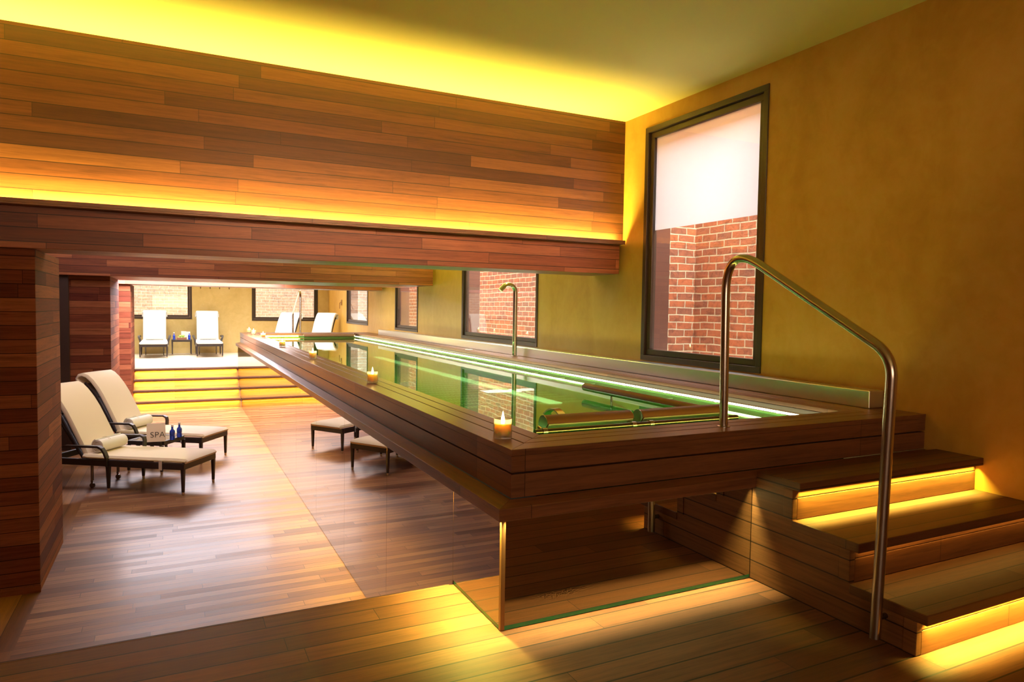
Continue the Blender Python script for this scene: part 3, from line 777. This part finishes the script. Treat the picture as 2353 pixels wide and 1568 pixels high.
# ------------------------------------------------------------------ side tables and what stands on them
def table(label):
    t = thing('side_table', label, 'side table', (0, 0, 0), 'small rattan side tables')
    w = .235
    f = MB()
    for s in (-1, 1): f.box(-w, w, s * w - .022, s * w + .022, .375, .43); f.box(s * w - .022, s * w + .022, -w + .022, w - .022, .375, .43)
    f.build('frame', 'wicker', t, bevel=.006)
    MB().box(-w + .02, w - .02, -w + .02, w - .02, .415, .426).build('tabletop', 'table_glass', t)
    for sx in (-1, 1):
        for sy in (-1, 1):
            x, y = sx * w, sy * w
            lg = MB().hexa([(x - .014, y - .014, .03), (x + .014, y - .014, .03), (x + .014, y + .014, .03), (x - .014, y + .014, .03)],
                           [(x - .021, y - .021, .376), (x + .021, y - .021, .376), (x + .021, y + .021, .376), (x - .021, y + .021, .376)]).build('leg', 'wicker', t, bevel=.004)
            MB().lathe([(.012, 0), (.0155, .004), (.0155, .034)], 12, (x, y, 0)).build('tip', 'tip', lg, smooth=True)
    return t
tb = table('dark side table between the two cream loungers'); TBX, TBY = -.22, 10.285
tb.location = (TBX, TBY, 0); tb.rotation_euler = (0, 0, A1)
tb2 = copy_tree(tb); tb2['label'] = 'dark side table between the white terrace loungers'; TFX, TFY = .19, 21.2
tb2.location = (TFX, TFY, ZT); tb2.rotation_euler = (0, 0, 0)

def bottle(label, loc):
    b = thing('water_bottle', label, 'bottle', (0, 0, 0), 'blue glass water bottles')
    MB().lathe([(.026, 0), (.032, .006), (.032, .05), (.029, .056), (.029, .062), (.032, .070), (.033, .105), (.030, .122), (.018, .136), (.0135, .145), (.013, .172), (.013, .178)], 24).build('bottle_body', 'blue_glass', b, smooth=True)
    MB().lathe([(.0155, .176), (.0160, .179), (.0160, .198), (.014, .202)], 18).build('bottle_cap', 'cap', b, smooth=True)
    b.location = loc; return b
b1 = bottle('blue water bottle next to the SPA card', (-.03, 10.05, .43))
def bcopy(label, loc):
    b = copy_tree(b1); b['label'] = label; b.location = loc; return b
bcopy('blue water bottle further from the SPA card, near the table corner', (.055, 10.21, .43))
bcopy('blue water bottle left of the apple tray', (TFX - .19, TFY - .17, ZT + .43))
bcopy('blue water bottle right of the apple tray, before the white card', (TFX + .19, TFY - .17, ZT + .43))

# SPA card (folded tent card)
cd = thing('spa_card', 'pale folded card reading SPA on the dark side table', 'card', (-.22, 10.02, .431))
ca = math.radians(-3)
m = MB(); w2, h2_ = .108, .235
m.hexa([(-w2, -.05, 0), (w2, -.05, 0), (w2, -.046, 0), (-w2, -.046, 0)], [(-w2, -.005, h2_), (w2, -.005, h2_), (w2, -.001, h2_), (-w2, -.001, h2_)])
m.hexa([(-w2, .046, 0), (w2, .046, 0), (w2, .05, 0), (-w2, .05, 0)], [(-w2, .001, h2_), (w2, .001, h2_), (w2, .005, h2_), (-w2, .005, h2_)])
for i, v in enumerate(m.v): m.v[i] = (v[0] - .22, v[1] + 10.02, v[2] + .431)
m.build('card_sheet', 'card', cd)
fc = bpy.data.curves.new('lettering', 'FONT'); fc.body = 'SPA'; fc.size = .105; fc.align_x = 'CENTER'; fc.extrude = .0006; fc.space_character = 1.05; fc.offset = -.001
fo = bpy.data.objects.new('lettering_source', fc); COL.objects.link(fo)
bpy.context.view_layer.update()
dg = bpy.context.evaluated_depsgraph_get()
tm = bpy.data.meshes.new_from_object(fo.evaluated_get(dg)); bpy.data.objects.remove(fo)
tm.materials.clear(); tm.materials.append(M['ink'])
tl = math.atan2(.045, h2_)
mt = Matrix.Translation((.02, -.0413, .055)) @ Matrix.Rotation(PI / 2 - tl, 4, 'X')
tm.transform(mt); to = bpy.data.objects.new('lettering', tm); COL.objects.link(to); to.parent = cd; to['label'] = 'dark letters SPA'
cd.rotation_euler = (0, 0, ca)

# terrace table: tray of green apples and a white card
tray = thing('wooden_tray', 'small brown tray holding green apples on the terrace table', 'tray', (TFX, TFY - .11, ZT + .43))
zt0 = ZT + .43; bx0, bx1, by0, by1 = TFX - .125, TFX + .125, TFY - .19, TFY - .03
MB().box(bx0, bx1, by0, by1, zt0, zt0 + .01).box(bx0, bx1, by0, by0 + .01, zt0 + .01, zt0 + .065).box(bx0, bx1, by1 - .01, by1, zt0 + .01, zt0 + .065).box(bx0, bx0 + .01, by0 + .01, by1 - .01, zt0 + .01, zt0 + .065).box(bx1 - .01, bx1, by0 + .01, by1 - .01, zt0 + .01, zt0 + .065).build('tray_box', 'crate', tray)
def apple(label, loc):
    a = thing('apple', label, 'apple', (0, 0, 0), 'green apples in the tray')
    MB().lathe([(.006, .006), (.018, .0), (.030, .010), (.037, .030), (.036, .048), (.026, .062), (.012, .064), (.004, .056)], 18).build('apple_flesh', 'apple', a, smooth=True)
    MB().tube([(0, 0, .055), (.003, 0, .076)], .0018, 6).build('stem', 'stem', a)
    a.location = loc; return a
AP = [('green apple at the front left of the tray', -.072, -.140, .012), ('green apple at the front middle of the tray', 0.0, -.141, .012), ('green apple at the front right of the tray', .072, -.140, .012),
      ('green apple at the back left of the tray', -.04, -.078, .012), ('green apple at the back right of the tray', .04, -.078, .012),
      ('green apple on top of the pile, towards the left', -.036, -.112, .068), ('green apple on top of the pile, towards the right', .038, -.114, .068)]
a0 = None
for lb, ax, ay, az in AP:
    loc = (TFX + ax, TFY + ay, zt0 + az)
    if a0 is None: a0 = apple(lb, loc)
    else:
        a = copy_tree(a0); a['label'] = lb; a.location = loc; a.rotation_euler = (0, 0, ax * 40)
wc = thing('menu_card', 'open white card standing behind the apples on the terrace table', 'card', (TFX + .11, TFY + .14, zt0))
m = MB()
m.hexa([(TFX - .01, TFY + .20, zt0), (TFX + .12, TFY + .12, zt0), (TFX + .12, TFY + .123, zt0), (TFX - .01, TFY + .203, zt0)], [(TFX - .01, TFY + .20, zt0 + .225), (TFX + .12, TFY + .12, zt0 + .225), (TFX + .12, TFY + .123, zt0 + .225), (TFX - .01, TFY + .203, zt0 + .225)])
m.hexa([(TFX + .12, TFY + .12, zt0), (TFX + .22, TFY + .19, zt0), (TFX + .22, TFY + .193, zt0), (TFX + .12, TFY + .123, zt0)], [(TFX + .12, TFY + .12, zt0 + .215), (TFX + .22, TFY + .19, zt0 + .215), (TFX + .22, TFY + .193, zt0 + .215), (TFX + .12, TFY + .123, zt0 + .215)])
m.build('card_sheet', 'card_white', wc)

# hooks and a fitting on the far walls
HKX = (.70, .955, 1.21, 1.47)
HL = ['small dark hook on the far wall, first right of the left window', 'small dark hook on the far wall, second right of the left window',
      'small dark hook on the far wall, third right of the left window', 'small dark hook on the far wall, fourth right of the left window']
for x, lb in zip(HKX, HL):
    h = thing('wall_hook', lb, 'hook', (x, YBK, 2.72), 'hooks on the far wall')
    MB().box(x - .015, x + .015, YBK - .006, YBK - .0005, 2.70, 2.75).build('plate', 'screw', h)
    MB().tube([(x, YBK - .006, 2.74), (x, YBK - .05, 2.735), (x, YBK - .06, 2.70), (x, YBK - .04, 2.68)], .007, 8).build('hook_arm', 'screw', h, smooth=True)
pf = thing('wall_fitting', 'small brass fitting on the right wall beside the farthest window', 'fitting', (XR, 20.0, 2.28))
MB().box(XR - .02, XR - .0005, 19.94, 20.06, 2.27, 2.42).build('plate', 'phone', pf, bevel=.004)
MB().tube([(XR - .02, 20.0, 2.36), (XR - .06, 20.0, 2.33), (XR - .06, 20.0, 2.16)], .012, 8).build('lever', 'phone', pf, smooth=True)

# ------------------------------------------------------------------ lights
def area(name, loc, rot, sx, sy, power, color, spread=None):
    l = bpy.data.lights.new(name, 'AREA'); l.shape = 'RECTANGLE'; l.size = sx; l.size_y = sy; l.energy = power; l.color = color
    if spread: l.spread = spread
    o = bpy.data.objects.new(name, l); COL.objects.link(o); o.location = loc; o.rotation_euler = rot; return o
YEL = (1.0, .78, .11)
UP, DN = (PI, 0, 0), (0, 0, 0)
CX0, CX1 = XL + .1, XR - .082
area('cove_light', ((CX0 + CX1) / 2, 6.11, 2.955), UP, CX1 - CX0, .030, 215, (1.0, .76, .15), math.radians(95))
area('cove_light_low', ((CX0 + CX1) / 2, 6.088, 2.968), (math.radians(125), 0, 0), CX1 - CX0, .016, 190, (1.0, .78, .16))
area('pool_wall_light', (4.15, 11.0, 4.2), (0, math.radians(14), 0), .08, 8.5, 180, (.88, .85, .12))
# stair strips
area('stair_light_top', ((XS + XR) / 2 + .01, 2.427, 1.378 - TH - .006), DN, XR - XS - .06, .012, 17, YEL, math.radians(100))
area('stair_light_middle', ((XS + XR) / 2, 2.083, 1.177 - TH - .006), DN, XR - XS - .1, .012, 1.2, (1, .55, .1))
area('stair_light_bottom', ((XS + XR) / 2, 1.756, .976 - TH - .006), DN, XR - XS - .1, .012, 22, YEL, math.radians(120))
for k in range(4):
    area('terrace_step_light_%s' % 'abcd'[k], ((XF0 + XF1) / 2, ny[k] + .025, nz[k] - .038), DN, XF1 - XF0 - .06, .02, 36 if k else 26, (1, .66, .06), math.radians(110))
# strips under the pool ledge
area('ledge_light_front', ((XM + XS) / 2, YM - .0115, 1.2845), DN, XS - XM - .02, .014, 14, (1.0, .96, .36), math.radians(62))
area('ledge_light_corner', (XM - .0115, (YM + YD) / 2, 1.2840), DN, .012, YD - YM - .02, 20, (1.0, .92, .15), math.radians(120))
area('ledge_light_side', (XM - .0115, (YM + 16.0) / 2, 1.2845), DN, .014, 16.0 - YM, 150, (1.0, .80, .18), math.radians(80))
area('underwater_side_fill', (IX0 + .012, 9.4, 1.45), (math.radians(0), math.radians(-62), 0), .02, 12.2, 150, (.72, 1.0, .55), math.radians(100))  # unseen fill added under water to brighten the bubble plate
# daylight: sky above the light wells, skylights over the back
DAY = (.88, .95, 1.0)
area('sky_right_well', (4.98, 11.2, 5.6), DN, .8, 17.0, 3900, DAY)
area('sky_back_well', (0.2, 22.57, 5.6), DN, 9.0, 1.0, 1500, (1, .98, .95))
area('terrace_skylight', (.6, 19.3, 4.22), DN, 6.0, 3.0, 420, (1, .98, .95), math.radians(95))
area('lounge_fill_light', (-.4, 9.4, 4.22), DN, 3.2, 3.0, 105, (1, .84, .92))  # added fill out of view, brightens the loungers and lounge floor
area('lounge_soffit_light', (.5, 14.68, 2.77), DN, 3.2, 1.35, 560, (1, .92, 1.0))
area('beam_fill_light', (2.2, -.5, 4.2), (math.radians(77), 0, 0), 3.5, .10, 22, (1.0, .56, .30), math.radians(34))  # added fill aimed at the beam face, no fitting there
area('rear_fill_light', (-1.0, -3.5, 2.7), (math.radians(90), 0, 0), 4.5, 1.4, 95, (1.0, .66, .42))  # added fill behind the camera, lifts pool front and left deck
for nm, x, y, e in (('well_uplight_near', 5.2, 4.5, 10), ('well_uplight_middle', 5.25, 9.0, 130), ('well_uplight_far', 5.2, 13.6, 130)):
    l = bpy.data.lights.new(nm, 'SPOT'); l.energy = e; l.color = (1, .55, .2); l.spot_size = math.radians(130); l.shadow_soft_size = .05
    o = bpy.data.objects.new(nm, l); COL.objects.link(o); o.location = (x, y, 1.65); o.rotation_euler = (PI, 0, 0)
for i, (x, y, lb) in enumerate(CAND):
    l = bpy.data.lights.new('candle_glow', 'POINT'); l.energy = 9.0; l.color = (1, .55, .16); l.shadow_soft_size = .006
    o = bpy.data.objects.new('candle_glow', l); COL.objects.link(o); o.location = (x, y, ZP + .080)

w = bpy.data.worlds.new('sky'); SC.world = w; w.use_nodes = True
w.node_tree.nodes['Background'].inputs[0].default_value = (.75, .86, 1, 1); w.node_tree.nodes['Background'].inputs[1].default_value = 1.5

# ------------------------------------------------------------------ camera
yaw, pitch, roll = math.radians(26.31378), math.radians(-2.67758), math.radians(.87281)
fw = Vector((math.sin(yaw) * math.cos(pitch), math.cos(yaw) * math.cos(pitch), math.sin(pitch)))
r = Vector((math.cos(yaw), -math.sin(yaw), 0)); u = r.cross(fw)
r2 = r * math.cos(roll) + u * math.sin(roll); u2 = -r * math.sin(roll) + u * math.cos(roll)
cam = bpy.data.cameras.new('camera'); co = bpy.data.objects.new('camera', cam); COL.objects.link(co)
mtx = Matrix((r2, u2, -fw)).transposed().to_4x4(); mtx.translation = (0, 0, 2.23); co.matrix_world = mtx
cam.sensor_width = 36; cam.lens = 1572.125 / 2353 * 36; cam.clip_start = .05; cam.clip_end = 200
SC.camera = co

SC.view_settings.view_transform = 'Standard'; SC.view_settings.look = 'None'; SC.view_settings.exposure = 0.0; SC.view_settings.gamma = 1.0
cy = SC.cycles
cy.use_denoising = True
cy.max_bounces = 8; cy.diffuse_bounces = 4; cy.glossy_bounces = 5; cy.transmission_bounces = 4; cy.transparent_max_bounces = 10
cy.caustics_reflective = False; cy.caustics_refractive = False
cy.sample_clamp_indirect = 6.0
cy.use_adaptive_sampling = True; cy.adaptive_threshold = .02
